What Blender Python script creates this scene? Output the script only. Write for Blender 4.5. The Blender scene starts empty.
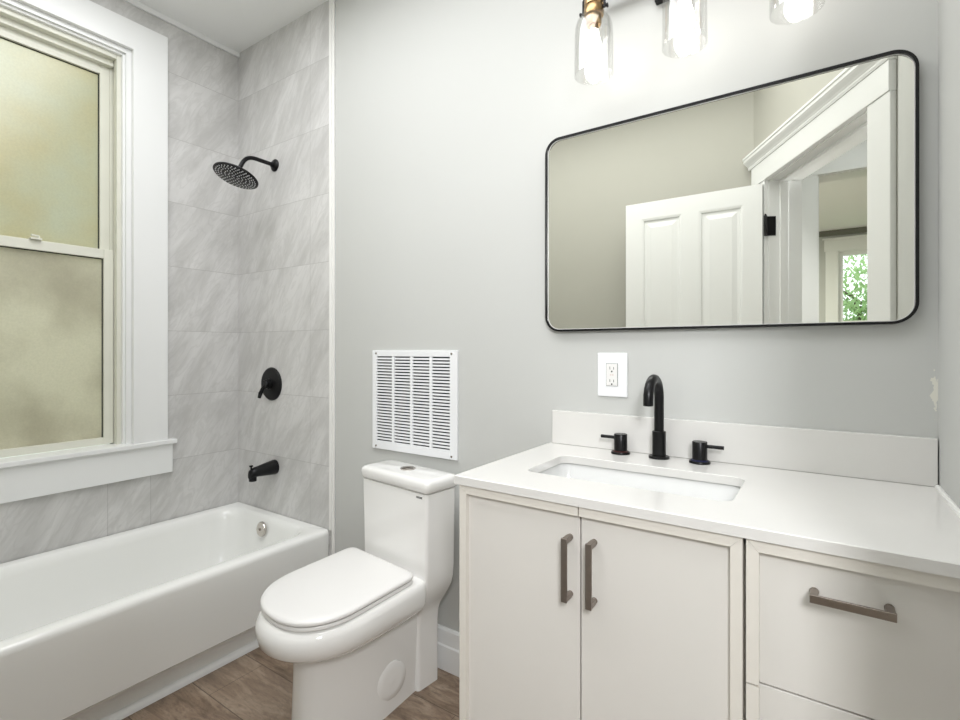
import bpy, bmesh, math, random
from mathutils import Vector, Matrix
random.seed(7)
PI = math.pi
SC = bpy.context.scene
COL = SC.collection

# ---------------------------------------------------------------- camera
cam_d = bpy.data.cameras.new('camera')
cam_d.sensor_width = 36.0
cam_d.lens = 502.9 / 960 * 36
cam_d.shift_y = -10.55 / 960
cam_d.clip_start = 0.02
cam = bpy.data.objects.new('camera', cam_d)
cam.location = (2.544, -1.4765, 1.186)
cam.rotation_euler = (PI / 2, 0, math.radians(34.27))
COL.objects.link(cam)
SC.camera = cam

# ---------------------------------------------------------------- colour management
SC.view_settings.view_transform = 'Standard'
SC.view_settings.look = 'None'
SC.view_settings.gamma = 1.0
SC.view_settings.use_curve_mapping = False
SC.view_settings.exposure = 0.45
SC.cycles.max_bounces = 14
SC.cycles.diffuse_bounces = 8
SC.cycles.transparent_max_bounces = 16
SC.cycles.sample_clamp_indirect = 6

# ---------------------------------------------------------------- sky (bright overcast)
SKY = 2.5
w = bpy.data.worlds.new('sky')
SC.world = w
w.use_nodes = True
w.node_tree.nodes['Background'].inputs[0].default_value = (0.86, 0.94, 1.0, 1)
w.node_tree.nodes['Background'].inputs[1].default_value = SKY


def area(name, loc, size, size_y, power, color=(1, 1, 1), rot=(0, 0, 0)):
    l = bpy.data.lights.new(name, 'AREA')
    l.shape = 'RECTANGLE'
    l.size = size
    l.size_y = size_y
    l.energy = power
    l.color = color
    o = bpy.data.objects.new(name, l)
    o.location = loc
    o.rotation_euler = rot
    COL.objects.link(o)
    return o


BULB = 9.0


def point_fill(name, loc, radius, power, color):
    l = bpy.data.lights.new(name, 'POINT')
    l.shadow_soft_size = radius
    l.energy = power
    l.color = color
    o = bpy.data.objects.new(name, l)
    o.location = loc
    COL.objects.link(o)


point_fill('ceiling_fill_point', (1.35, -0.85, 2.46), 0.12, 2.2, (0.985, 0.99, 1.0))  # added point fill that brightens the ceiling, no fixture there
area('overhead_fill', (1.40, -0.90, 2.72), 2.1, 0.9, 21.0, (0.985, 0.99, 1.0))  # unseen fill panel added overhead for even room brightness
# added fill lamp behind the camera, aimed through the doorway like a flash
_d = Vector((1.1, -0.35, 0.9)) - Vector((3.08, -2.10, 1.95))
area('doorway_fill', (3.08, -2.10, 1.95), 0.4, 0.5, 24.0, (0.985, 0.99, 1.0), _d.to_track_quat('-Z', 'Y').to_euler())
area('hall_fill', (2.9, -1.95, 2.70), 0.6, 0.5, 3.5, (0.86, 0.94, 1.0))  # fill added to lift the hall seen in the mirror
area('bedroom_fill', (1.85, -4.4, 2.60), 0.6, 0.6, 60.0, (0.99, 1.0, 0.90))  # added fill brightening the far room, kept out of the mirror's view


# ================================================================ materials
def nt(name):
    m = bpy.data.materials.new(name)
    m.use_nodes = True
    n = m.node_tree
    return m, n, n.nodes['Principled BSDF']


def plain(name, c, rough=0.5, metal=0.0, coat=0.0, bump=0.0, bscale=200.0, var=0.0, vscale=3.0, spec=0.5):
    m, t, b = nt(name)
    b.inputs['Base Color'].default_value = (*c, 1)
    b.inputs['Roughness'].default_value = rough
    b.inputs['Metallic'].default_value = metal
    b.inputs['Coat Weight'].default_value = coat
    b.inputs['Coat Roughness'].default_value = 0.05
    b.inputs['Specular IOR Level'].default_value = spec
    tc = t.nodes.new('ShaderNodeTexCoord')
    nz = t.nodes.new('ShaderNodeTexNoise')
    nz.inputs['Scale'].default_value = vscale
    nz.inputs['Detail'].default_value = 5
    t.links.new(tc.outputs['Object'], nz.inputs['Vector'])
    mx = t.nodes.new('ShaderNodeMix')
    mx.data_type = 'RGBA'
    mx.inputs[6].default_value = (*[x * (1 - var) for x in c], 1)
    mx.inputs[7].default_value = (*[min(1, x * (1 + var)) for x in c], 1)
    t.links.new(nz.outputs['Fac'], mx.inputs[0])
    t.links.new(mx.outputs[2], b.inputs['Base Color'])
    if bump:
        n2 = t.nodes.new('ShaderNodeTexNoise')
        n2.inputs['Scale'].default_value = bscale
        t.links.new(tc.outputs['Object'], n2.inputs['Vector'])
        bp = t.nodes.new('ShaderNodeBump')
        bp.inputs['Strength'].default_value = bump
        bp.inputs['Distance'].default_value = 0.002
        t.links.new(n2.outputs['Fac'], bp.inputs['Height'])
        t.links.new(bp.outputs[0], b.inputs['Normal'])
    return m


M = {}
M['paint'] = plain('wall_paint', (0.54, 0.547, 0.532), 0.62, bump=0.12, bscale=160, var=0.015)
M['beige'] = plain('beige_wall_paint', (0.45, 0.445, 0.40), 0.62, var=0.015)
M['ceiling'] = plain('ceiling_paint', (0.88, 0.89, 0.89), 0.8, var=0.01)
M['white'] = plain('white_gloss_paint', (0.83, 0.84, 0.84), 0.32, var=0.012, bump=0.05, bscale=40)
M['oldwhite'] = plain('aged_sash_paint', (0.72, 0.72, 0.64), 0.4, var=0.06, vscale=9)
M['vinyl'] = plain('white_caulk', (0.80, 0.80, 0.78), 0.45, var=0.03, vscale=20)
M['porcelain'] = plain('porcelain', (0.83, 0.825, 0.81), 0.10, coat=0.4, var=0.004)
M['enamel'] = plain('tub_enamel', (0.87, 0.875, 0.86), 0.16, coat=0.3, var=0.004)
M['sinkware'] = plain('sink_porcelain', (0.72, 0.725, 0.72), 0.12, coat=0.3, var=0.004)
M['seat'] = plain('seat_plastic', (0.80, 0.79, 0.78), 0.28, var=0.004)
M['quartz'] = plain('white_quartz', (0.71, 0.70, 0.68), 0.14, var=0.02, vscale=14)
M['cab'] = plain('cabinet_paint', (0.70, 0.68, 0.645), 0.42, var=0.03, vscale=5)
M['cabtrim'] = plain('cabinet_moulding_paint', (0.72, 0.69, 0.635), 0.4, var=0.03, vscale=9)
M['black'] = plain('matte_black_metal', (0.012, 0.012, 0.013), 0.32, metal=0.6, var=0.1)
M['dark'] = plain('dark_gap', (0.02, 0.02, 0.02), 0.9)
M['ductdark'] = plain('duct_lining', (0.035, 0.037, 0.04), 0.9, var=0.2)
M['nickel'] = plain('brushed_nickel', (0.30, 0.26, 0.23), 0.34, metal=1.0, var=0.12, vscale=60)
M['chrome'] = plain('satin_nickel_plate', (0.62, 0.58, 0.54), 0.22, metal=1.0)
M['brass'] = plain('aged_brass', (0.45, 0.30, 0.15), 0.3, metal=1.0, var=0.15, vscale=30)
M['ventwhite'] = plain('white_enamelled_steel', (0.82, 0.83, 0.85), 0.35, var=0.005)
M['plastic'] = plain('white_plastic', (0.84, 0.85, 0.87), 0.3)
M['recept'] = plain('receptacle_plastic', (0.80, 0.79, 0.78), 0.35)
M['rubber'] = plain('nozzle_rubber', (0.75, 0.76, 0.78), 0.5)
M['red'] = plain('hot_ring_enamel', (0.045, 0.008, 0.007), 0.4)
M['blue'] = plain('cold_ring_enamel', (0.012, 0.014, 0.055), 0.4)
M['siding'] = plain('tan_siding', (0.62, 0.56, 0.40), 0.8, var=0.1)
M['bark'] = plain('bark', (0.10, 0.07, 0.05), 0.9, var=0.3, vscale=20)
M['grass'] = plain('lawn', (0.12, 0.22, 0.05), 0.9, var=0.3, vscale=20)

# mirror glass
m, t, b = nt('mirror_glass')
b.inputs['Base Color'].default_value = (0.85, 0.85, 0.79, 1)
b.inputs['Metallic'].default_value = 1
b.inputs['Roughness'].default_value = 0.0
M['mirror'] = m


def val(t, v):
    n = t.nodes.new('ShaderNodeValue')
    n.outputs[0].default_value = v
    return n.outputs[0]


def mth(t, op, a, b=None, clamp=False):
    n = t.nodes.new('ShaderNodeMath')
    n.operation = op
    n.use_clamp = clamp
    for i, x in enumerate((a, b)):
        if x is None:
            continue
        if isinstance(x, (int, float)):
            n.inputs[i].default_value = x
        else:
            t.links.new(x, n.inputs[i])
    return n.outputs[0]


def mix(t, f, a, b):
    n = t.nodes.new('ShaderNodeMix')
    n.data_type = 'RGBA'
    for i, x in ((0, f), (6, a), (7, b)):
        if isinstance(x, tuple):
            n.inputs[i].default_value = (*x, 1)
        elif isinstance(x, (int, float)):
            n.inputs[i].default_value = x
        else:
            t.links.new(x, n.inputs[i])
    return n.outputs[2]


# wall tiles: pale grey stone with slanted soft veins, thin grout lines
def tile_mat(name, axis, sign, verts, z0):
    m, t, b = nt(name)
    geo = t.nodes.new('ShaderNodeNewGeometry')
    sp = t.nodes.new('ShaderNodeSeparateXYZ')
    t.links.new(geo.outputs['Position'], sp.inputs[0])
    u = sp.outputs[axis]
    z = sp.outputs[2]
    # tile index for variation
    row = mth(t, 'FLOOR', mth(t, 'DIVIDE', mth(t, 'SUBTRACT', z, z0), 0.3048))
    fr = mth(t, 'FRACT', mth(t, 'DIVIDE', mth(t, 'SUBTRACT', z, z0), 0.3048))
    dz = mth(t, 'MULTIPLY', mth(t, 'MINIMUM', fr, mth(t, 'SUBTRACT', 1.0, fr)), 0.3048)
    d = dz
    far = mth(t, 'MULTIPLY', mth(t, 'GREATER_THAN', z, 0.66 if axis == 1 else 9.0), 1.0)
    for v in verts:
        d = mth(t, 'MINIMUM', d, mth(t, 'ADD', far, mth(t, 'ABSOLUTE', mth(t, 'SUBTRACT', u, v))))
    line = mth(t, 'LESS_THAN', d, 0.0012)
    # slanted coordinates
    cb = t.nodes.new('ShaderNodeCombineXYZ')
    us = mth(t, 'MULTIPLY', u, sign)
    ang = math.radians(58)
    along = mth(t, 'ADD', mth(t, 'MULTIPLY', us, math.cos(ang)), mth(t, 'MULTIPLY', z, math.sin(ang)))
    acr = mth(t, 'SUBTRACT', mth(t, 'MULTIPLY', us, math.sin(ang)), mth(t, 'MULTIPLY', z, math.cos(ang)))
    t.links.new(mth(t, 'MULTIPLY', along, 0.28), cb.inputs[0])
    t.links.new(acr, cb.inputs[1])
    t.links.new(mth(t, 'MULTIPLY', row, 3.7), cb.inputs[2])
    n1 = t.nodes.new('ShaderNodeTexNoise')
    n1.inputs['Scale'].default_value = 9
    n1.inputs['Detail'].default_value = 7
    n1.inputs['Roughness'].default_value = 0.62
    n1.inputs['Distortion'].default_value = 0.5
    t.links.new(cb.outputs[0], n1.inputs['Vector'])
    n2 = t.nodes.new('ShaderNodeTexNoise')
    n2.inputs['Scale'].default_value = 22
    n2.inputs['Detail'].default_value = 4
    n2.inputs['Distortion'].default_value = 1.2
    t.links.new(cb.outputs[0], n2.inputs['Vector'])
    f1 = t.nodes.new('ShaderNodeValToRGB')
    f1.color_ramp.elements[0].position = 0.36
    f1.color_ramp.elements[0].color = (0.52, 0.515, 0.507, 1)
    f1.color_ramp.elements[1].position = 0.58
    f1.color_ramp.elements[1].color = (0.655, 0.65, 0.645, 1)
    t.links.new(n1.outputs['Fac'], f1.inputs[0])
    vein = mth(t, 'SUBTRACT', 1.0, mth(t, 'MULTIPLY', mth(t, 'ABSOLUTE', mth(t, 'SUBTRACT', n2.outputs['Fac'], 0.5)), 14.0), True)
    c = mix(t, mth(t, 'MULTIPLY', vein, 0.30), f1.outputs[0], (0.45, 0.445, 0.435))
    c = mix(t, mth(t, 'MULTIPLY', line, 0.55), c, (0.33, 0.325, 0.32))
    t.links.new(c, b.inputs['Base Color'])
    b.inputs['Roughness'].default_value = 0.34
    bp = t.nodes.new('ShaderNodeBump')
    bp.inputs['Strength'].default_value = 0.5
    bp.inputs['Distance'].default_value = 0.001
    t.links.new(mth(t, 'SUBTRACT', 1.0, line), bp.inputs['Height'])
    t.links.new(bp.outputs[0], b.inputs['Normal'])
    return m


M['tile_left'] = tile_mat('stone_tile_left', 1, 1, (-0.422, -0.59, -1.20), 0.6645)
M['tile_back'] = tile_mat('stone_tile_back', 0, 1, (0.595,), 0.6645)

# painted back wall, with a small chip of old paint beside the right corner
m, t, b = nt('back_wall_paint')
geo = t.nodes.new('ShaderNodeNewGeometry')
sp = t.nodes.new('ShaderNodeSeparateXYZ')
t.links.new(geo.outputs['Position'], sp.inputs[0])
nz = t.nodes.new('ShaderNodeTexNoise')
nz.inputs['Scale'].default_value = 55
nz.inputs['Detail'].default_value = 6
t.links.new(geo.outputs['Position'], nz.inputs['Vector'])
dx = mth(t, 'DIVIDE', mth(t, 'ABSOLUTE', mth(t, 'SUBTRACT', sp.outputs[0], 2.748)), 0.022)
dz = mth(t, 'DIVIDE', mth(t, 'ABSOLUTE', mth(t, 'SUBTRACT', sp.outputs[2], 1.09)), 0.07)
dd = mth(t, 'SUBTRACT', 1.0, mth(t, 'ADD', dx, dz))
ch = mth(t, 'GREATER_THAN', mth(t, 'ADD', mth(t, 'MULTIPLY', dd, 0.3), nz.outputs['Fac']), 0.66)
ch = mth(t, 'MULTIPLY', ch, mth(t, 'GREATER_THAN', dd, -0.2))
c = mix(t, ch, (0.54, 0.547, 0.532), (0.72, 0.71, 0.64))
t.links.new(c, b.inputs['Base Color'])
b.inputs['Roughness'].default_value = 0.6
M['paint_back'] = m

# vinyl plank floor running along x
m, t, b = nt('brown_plank_floor')
geo = t.nodes.new('ShaderNodeNewGeometry')
sp = t.nodes.new('ShaderNodeSeparateXYZ')
t.links.new(geo.outputs['Position'], sp.inputs[0])
PW = 0.2
yy = mth(t, 'DIVIDE', mth(t, 'ADD', sp.outputs[1], 0.374 + 10 * PW), PW)
rw = mth(t, 'FLOOR', yy)
fy = mth(t, 'FRACT', yy)
xx = mth(t, 'DIVIDE', mth(t, 'ADD', sp.outputs[0], mth(t, 'MULTIPLY', mth(t, 'FRACT', mth(t, 'MULTIPLY', rw, 0.37)), 1.2)), 1.2)
cx_ = mth(t, 'FLOOR', xx)
fx = mth(t, 'FRACT', xx)
cb = t.nodes.new('ShaderNodeCombineXYZ')
t.links.new(rw, cb.inputs[0])
t.links.new(cx_, cb.inputs[1])
wn = t.nodes.new('ShaderNodeTexWhiteNoise')
t.links.new(cb.outputs[0], wn.inputs['Vector'])
cv = t.nodes.new('ShaderNodeCombineXYZ')
t.links.new(mth(t, 'MULTIPLY', sp.outputs[0], 2.2), cv.inputs[0])
t.links.new(mth(t, 'MULTIPLY', sp.outputs[1], 9.0), cv.inputs[1])
t.links.new(mth(t, 'MULTIPLY', rw, 5.1), cv.inputs[2])
n1 = t.nodes.new('ShaderNodeTexNoise')
n1.inputs['Scale'].default_value = 2.4
n1.inputs['Detail'].default_value = 9
n1.inputs['Roughness'].default_value = 0.66
n1.inputs['Distortion'].default_value = 0.8
t.links.new(cv.outputs[0], n1.inputs['Vector'])
n3 = t.nodes.new('ShaderNodeTexNoise')
n3.inputs['Scale'].default_value = 11
n3.inputs['Detail'].default_value = 8
n3.inputs['Roughness'].default_value = 0.75
t.links.new(cv.outputs[0], n3.inputs['Vector'])
r1 = t.nodes.new('ShaderNodeValToRGB')
e = r1.color_ramp.elements
e[0].position = 0.30
e[0].color = (0.10, 0.066, 0.046, 1)
e[1].position = 0.70
e[1].color = (0.41, 0.325, 0.245, 1)
k = e.new(0.5)
k.color = (0.235, 0.168, 0.118, 1)
t.links.new(n1.outputs['Fac'], r1.inputs[0])
c = mix(t, mth(t, 'MULTIPLY', mth(t, 'MULTIPLY', mth(t, 'SUBTRACT', n3.outputs['Fac'], 0.5), 6.0, True), 0.6, True), r1.outputs[0], (0.07, 0.042, 0.028))
c = mix(t, mth(t, 'MULTIPLY', wn.outputs['Value'], 0.35), c, (0.34, 0.27, 0.21))
sm = mth(t, 'MAXIMUM', mth(t, 'LESS_THAN', mth(t, 'MINIMUM', fy, mth(t, 'SUBTRACT', 1.0, fy)), 0.008), mth(t, 'LESS_THAN', fx, 0.0015))
c = mix(t, mth(t, 'MULTIPLY', sm, 0.7), c, (0.03, 0.018, 0.012))
t.links.new(c, b.inputs['Base Color'])
b.inputs['Roughness'].default_value = 0.42
bp = t.nodes.new('ShaderNodeBump')
bp.inputs['Strength'].default_value = 0.25
bp.inputs['Distance'].default_value = 0.002
t.links.new(n3.outputs['Fac'], bp.inputs['Height'])
t.links.new(bp.outputs[0], b.inputs['Normal'])
M['floor'] = m


def frosted(name, ca, cb_, scale):
    m, t, b = nt(name)
    out = t.nodes['Material Output']
    t.nodes.remove(b)
    geo = t.nodes.new('ShaderNodeNewGeometry')
    nz = t.nodes.new('ShaderNodeTexNoise')
    nz.inputs['Scale'].default_value = scale
    nz.inputs['Detail'].default_value = 6
    t.links.new(geo.outputs['Position'], nz.inputs['Vector'])
    rp = t.nodes.new('ShaderNodeValToRGB')
    rp.color_ramp.elements[0].position = 0.38
    rp.color_ramp.elements[0].color = (*ca, 1)
    rp.color_ramp.elements[1].position = 0.62
    rp.color_ramp.elements[1].color = (*cb_, 1)
    t.links.new(nz.outputs['Fac'], rp.inputs[0])
    n2 = t.nodes.new('ShaderNodeTexNoise')
    n2.inputs['Scale'].default_value = 130
    n2.inputs['Detail'].default_value = 3
    t.links.new(geo.outputs['Position'], n2.inputs['Vector'])
    c = mix(t, mth(t, 'MULTIPLY', n2.outputs['Fac'], 0.3), rp.outputs[0], (0.25, 0.25, 0.2))
    tr = t.nodes.new('ShaderNodeBsdfTranslucent')
    t.links.new(c, tr.inputs[0])
    gl = t.nodes.new('ShaderNodeBsdfGlossy')
    gl.inputs['Roughness'].default_value = 0.28
    gl.inputs['Color'].default_value = (0.9, 0.9, 0.85, 1)
    df = t.nodes.new('ShaderNodeBsdfDiffuse')
    t.links.new(c, df.inputs[0])
    bp = t.nodes.new('ShaderNodeBump')
    bp.inputs['Strength'].default_value = 0.35
    bp.inputs['Distance'].default_value = 0.001
    t.links.new(n2.outputs['Fac'], bp.inputs['Height'])
    t.links.new(bp.outputs[0], gl.inputs['Normal'])
    m1 = t.nodes.new('ShaderNodeMixShader')
    m1.inputs[0].default_value = 0.3
    t.links.new(tr.outputs[0], m1.inputs[1])
    t.links.new(df.outputs[0], m1.inputs[2])
    m2 = t.nodes.new('ShaderNodeMixShader')
    m2.inputs[0].default_value = 0.10
    t.links.new(m1.outputs[0], m2.inputs[1])
    t.links.new(gl.outputs[0], m2.inputs[2])
    t.links.new(m2.outputs[0], out.inputs[0])
    return m


M['frost_top'] = frosted('yellowed_frosted_glass', (0.66, 0.59, 0.36), (0.66, 0.68, 0.58), 1.9)
M['frost_low'] = frosted('olive_frosted_glass', (0.60, 0.565, 0.47), (0.79, 0.76, 0.66), 3.6)


def thin_glass(name, tint, fmul):
    m, t, b = nt(name)
    out = t.nodes['Material Output']
    t.nodes.remove(b)
    tr = t.nodes.new('ShaderNodeBsdfTransparent')
    tr.inputs[0].default_value = (*tint, 1)
    gl = t.nodes.new('ShaderNodeBsdfGlossy')
    gl.inputs['Roughness'].default_value = 0.03
    fz = t.nodes.new('ShaderNodeLayerWeight')
    fz.inputs[0].default_value = 0.35
    f = mth(t, 'ADD', mth(t, 'MULTIPLY', fz.outputs['Facing'], fmul), 0.03, True)
    m2 = t.nodes.new('ShaderNodeMixShader')
    t.links.new(f, m2.inputs[0])
    t.links.new(tr.outputs[0], m2.inputs[1])
    t.links.new(gl.outputs[0], m2.inputs[2])
    t.links.new(m2.outputs[0], out.inputs[0])
    return m


M['shade'] = thin_glass('clear_seeded_glass', (0.965, 0.965, 0.96), 0.28)
M['clear'] = thin_glass('window_glass', (0.95, 0.97, 0.96), 0.15)

m, t, b = nt('glowing_bulb')
out = t.nodes['Material Output']
t.nodes.remove(b)
em = t.nodes.new('ShaderNodeEmission')
em.inputs[0].default_value = (1.0, 0.965, 0.92, 1)
em.inputs[1].default_value = BULB
t.links.new(em.outputs[0], out.inputs[0])
M['bulb'] = m

m, t, b = nt('leaves')
oi = t.nodes.new('ShaderNodeNewGeometry')
nz = t.nodes.new('ShaderNodeTexNoise')
nz.inputs['Scale'].default_value = 3.0
t.links.new(oi.outputs['Position'], nz.inputs['Vector'])
c = mix(t, nz.outputs['Fac'], (0.14, 0.30, 0.10), (0.62, 0.74, 0.42))
t.links.new(c, b.inputs['Base Color'])
b.inputs['Roughness'].default_value = 0.5
tl = t.nodes.new('ShaderNodeBsdfTranslucent')
t.links.new(c, tl.inputs[0])
mm = t.nodes.new('ShaderNodeMixShader')
mm.inputs[0].default_value = 0.5
t.links.new(b.outputs[0], mm.inputs[1])
t.links.new(tl.outputs[0], mm.inputs[2])
t.links.new(mm.outputs[0], t.nodes['Material Output'].inputs[0])
M['leaf'] = m


# ================================================================ geometry helpers
def tag(o, label=None, cat=None, group=None, kind=None):
    if label: o['label'] = label
    if cat: o['category'] = cat
    if group: o['group'] = group
    if kind: o['kind'] = kind
    return o


def thing(name, label, cat, loc=(0, 0, 0), rz=0.0, group=None):
    o = bpy.data.objects.new(name, None)
    o.empty_display_size = 0.1
    o.location = loc
    o.rotation_euler = (0, 0, rz)
    COL.objects.link(o)
    o['worldmat'] = 0
    del o['worldmat']
    tag(o, label, cat, group)
    WM[o.name] = Matrix.Translation(loc) @ Matrix.Rotation(rz, 4, 'Z')
    return o


WM = {}


def obj(name, bm, mat, parent=None, bevel=0.0, seg=2, smooth=None, local=False, kind=None, label=None, recalc=True):
    """One mesh object. Vertices are given in world space unless local=True (then in the parent's space)."""
    if recalc:
        bmesh.ops.recalc_face_normals(bm, faces=bm.faces)
    pm = WM[parent.name] if parent else Matrix.Identity(4)
    if not local:
        bm.transform(pm.inverted())
    # origin to the centre of the part
    c = Vector((0, 0, 0))
    if bm.verts:
        lo = Vector([min(v.co[i] for v in bm.verts) for i in range(3)])
        hi = Vector([max(v.co[i] for v in bm.verts) for i in range(3)])
        c = (lo + hi) / 2
        c.z = lo.z
        bmesh.ops.translate(bm, verts=bm.verts, vec=-c)
    me = bpy.data.meshes.new(name)
    bm.to_mesh(me)
    bm.free()
    o = bpy.data.objects.new(name, me)
    COL.objects.link(o)
    o.location = c
    if parent:
        o.parent = parent
    WM[o.name] = pm @ Matrix.Translation(c)
    me.materials.append(M[mat] if isinstance(mat, str) else mat)
    if smooth is not None:
        for p in me.polygons:
            p.use_smooth = True
        me.set_sharp_from_angle(angle=math.radians(smooth))
    if bevel:
        b = o.modifiers.new('bevel', 'BEVEL')
        b.width = bevel
        b.segments = seg
        b.limit_method = 'ANGLE'
        b.angle_limit = math.radians(40)
        if smooth is None:
            for p in me.polygons:
                p.use_smooth = True
            b.harden_normals = True
    if kind: o['kind'] = kind
    if label: o['label'] = label
    return o


def B(): return bmesh.new()


def box(bm, x0, x1, y0, y1, z0, z1, mat=None):
    x0, x1 = min(x0, x1), max(x0, x1)
    y0, y1 = min(y0, y1), max(y0, y1)
    z0, z1 = min(z0, z1), max(z0, z1)
    r = bmesh.ops.create_cube(bm, size=1.0)
    mt = Matrix.Translation(((x0 + x1) / 2, (y0 + y1) / 2, (z0 + z1) / 2)) @ Matrix.Diagonal((x1 - x0, y1 - y0, z1 - z0, 1))
    if mat is not None:
        mt = mat @ mt
    bmesh.ops.transform(bm, matrix=mt, verts=r['verts'])
    return bm


def prism(bm, pts, z0, z1, mat=None):
    """Extrude the polygon pts (x, y) from z0 to z1."""
    lo = [bm.verts.new((x, y, z0)) for x, y in pts]
    hi = [bm.verts.new((x, y, z1)) for x, y in pts]
    n = len(pts)
    bm.faces.new(lo[::-1])
    bm.faces.new(hi)
    for i in range(n):
        bm.faces.new((lo[i], lo[(i + 1) % n], hi[(i + 1) % n], hi[i]))
    if mat is not None:
        bmesh.ops.transform(bm, matrix=mat, verts=lo + hi)
    return bm


def loft(bm, rings, cap0=True, cap1=True, closed=True, mat=None):
    """rings: lists of points (x, y, z) of equal length, joined one to the next."""
    vs = [[bm.verts.new(p) for p in r] for r in rings]
    n = len(rings[0])
    for a, b in zip(vs, vs[1:]):
        for i in range(n if closed else n - 1):
            j = (i + 1) % n
            bm.faces.new((a[i], a[j], b[j], b[i]))
    if cap0: bm.faces.new(vs[0][::-1])
    if cap1: bm.faces.new(vs[-1])
    if mat is not None:
        bmesh.ops.transform(bm, matrix=mat, verts=[v for r in vs for v in r])
    return bm


def lathe(bm, prof, mat=None, n=32, cap0=True, cap1=True):
    rings = []
    for r, z in prof:
        rings.append([(r * math.cos(2 * PI * i / n), r * math.sin(2 * PI * i / n), z) for i in range(n)])
    return loft(bm, rings, cap0, cap1, True, mat)


def frame_from(d):
    d = Vector(d).normalized()
    up = Vector((0, 0, 1)) if abs(d.z) < 0.95 else Vector((1, 0, 0))
    a = d.cross(up).normalized()
    b = a.cross(d).normalized()
    return a, b


def tube(bm, pts, r, n=20, cap=True):
    """A round tube swept along pts; r may be a list."""
    pts = [Vector(p) for p in pts]
    rs = r if isinstance(r, (list, tuple)) else [r] * len(pts)
    rings = []
    a = None
    for i, p in enumerate(pts):
        if i == 0: d = pts[1] - p
        elif i == len(pts) - 1: d = p - pts[i - 1]
        else: d = (pts[i + 1] - p).normalized() + (p - pts[i - 1]).normalized()
        d.normalize()
        if a is None:
            a, _ = frame_from(d)
        else:
            a = (a - d * a.dot(d)).normalized()
        b = d.cross(a)
        rings.append([p + (a * math.cos(2 * PI * k / n) + b * math.sin(2 * PI * k / n)) * rs[i] for k in range(n)])
    return loft(bm, rings, cap, cap)


def axis_mat(loc, d):
    """Matrix that takes local +Z to direction d at loc."""
    d = Vector(d).normalized()
    return Matrix.Translation(loc) @ d.to_track_quat('Z', 'Y').to_matrix().to_4x4()


def rrect(x0, x1, y0, y1, r, n=6):
    pts = []
    for cx, cy, a0 in ((x1 - r, y1 - r, 0), (x0 + r, y1 - r, 90), (x0 + r, y0 + r, 180), (x1 - r, y0 + r, 270)):
        for k in range(n + 1):
            a = math.radians(a0 + 90 * k / n)
            pts.append((cx + r * math.cos(a), cy + r * math.sin(a)))
    return pts


def struct(name, bm, mat, parent=None, **k):
    return obj(name, bm, mat, parent, kind=None if parent else 'structure', **k)


# ================================================================ room shell
W = 2.753          # right wall
H = 2.744          # ceiling height
YO = -1.70         # wall facing the mirror
AX, AY = W, -0.7485  # where the slanted door wall leaves the right wall
ux, uy = -0.482, -0.876
ul = math.hypot(ux, uy)
ux, uy = ux / ul, uy / ul
nx, ny = -uy, ux   # normal of the slanted wall, towards the hall
DM = Matrix(((ux, nx, 0, AX), (uy, ny, 0, AY), (0, 0, 1, 0), (0, 0, 0, 1)))
S_END = (YO - AY) / uy
TH = 0.16          # thickness of the slanted wall
S0, S1, HD = 0.124, 0.909, 2.06

struct('floor', box(B(), -0.15, 4.3, -6.9, 0.15, -0.05, 0.0), 'floor')
struct('ceiling', box(B(), -0.15, 4.3, -6.9, 0.15, H, H + 0.05), 'ceiling')
struct('wall_back', box(B(), 0.735, 4.3, 0.0, 0.12, 0, H), 'paint_back')
struct('wall_shower', box(B(), 0.0, 0.735, -0.004, 0.12, 0, H), 'tile_back')
# left wall with the window opening
WY0, WY1, WZ0, WZ1 = -1.36, -0.50, 0.745, 2.516
bm = B()
box(bm, -0.14, 0, WY1, 0.12, 0, H)
box(bm, -0.14, 0, YO - 0.12, WY0, 0, H)
box(bm, -0.14, 0, WY0, WY1, 0, WZ0)
box(bm, -0.14, 0, WY0, WY1, WZ1, H)
struct('wall_left', bm, 'tile_left')
xs = AX + ux * S_END
P = lambda s, n: (AX + ux * s + nx * n, AY + uy * s + ny * n)
struct('wall_right', prism(B(), [(W, 0), (W + 0.12, 0), (W + 0.12, P(0, TH)[1]), P(0, TH), (W, AY)][::-1], 0, H), 'paint')
struct('wall_opposite', prism(B(), [(-0.0, YO), (xs, YO), P(S_END, TH), (P(S_END, TH)[0], YO - 0.12), (0.0, YO - 0.12)][::-1], 0, H), 'beige')
bm = B()
box(bm, 0, S0 - 0.03, 0, TH, 0, H, DM)
box(bm, S1 + 0.03, S_END, 0, TH, 0, H, DM)
box(bm, S0 - 0.03, S1 + 0.03, 0, TH, HD + 0.03, H, DM)
struct('wall_door', bm, 'beige')

# hall and the room beyond it (seen in the mirror)
HX0, HX1 = 1.2, 4.1
struct('wall_hall_left', box(B(), HX0 - 0.1, HX0, -2.75, YO - 0.12, 0, H), 'paint')
struct('wall_hall_right', box(B(), HX1, HX1 + 0.1, -6.60, 0.0, 0, H), 'paint')
OX0, OX1, OH = 2.522, 3.35, 2.385
bm = B()
box(bm, HX0 - 0.1, OX0 - 0.02, -2.93, -2.75, 0, H)
box(bm, OX1 + 0.02, HX1, -2.93, -2.75, 0, H)
box(bm, OX0 - 0.02, OX1 + 0.02, -2.93, -2.75, OH + 0.02, H)
struct('wall_hall_far', bm, 'paint')
struct('wall_bedroom_left', box(B(), HX0 - 0.1, HX0, -6.60, -2.93, 0, H), 'paint')
FY = -6.60
FX0, FX1, FZ0, FZ1 = 2.72, 3.65, 0.7, 2.46
bm = B()
box(bm, HX0 - 0.1, FX0 - 0.03, FY - 0.15, FY, 0, H)
box(bm, FX1 + 0.03, HX1 + 0.1, FY - 0.15, FY, 0, H)
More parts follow.
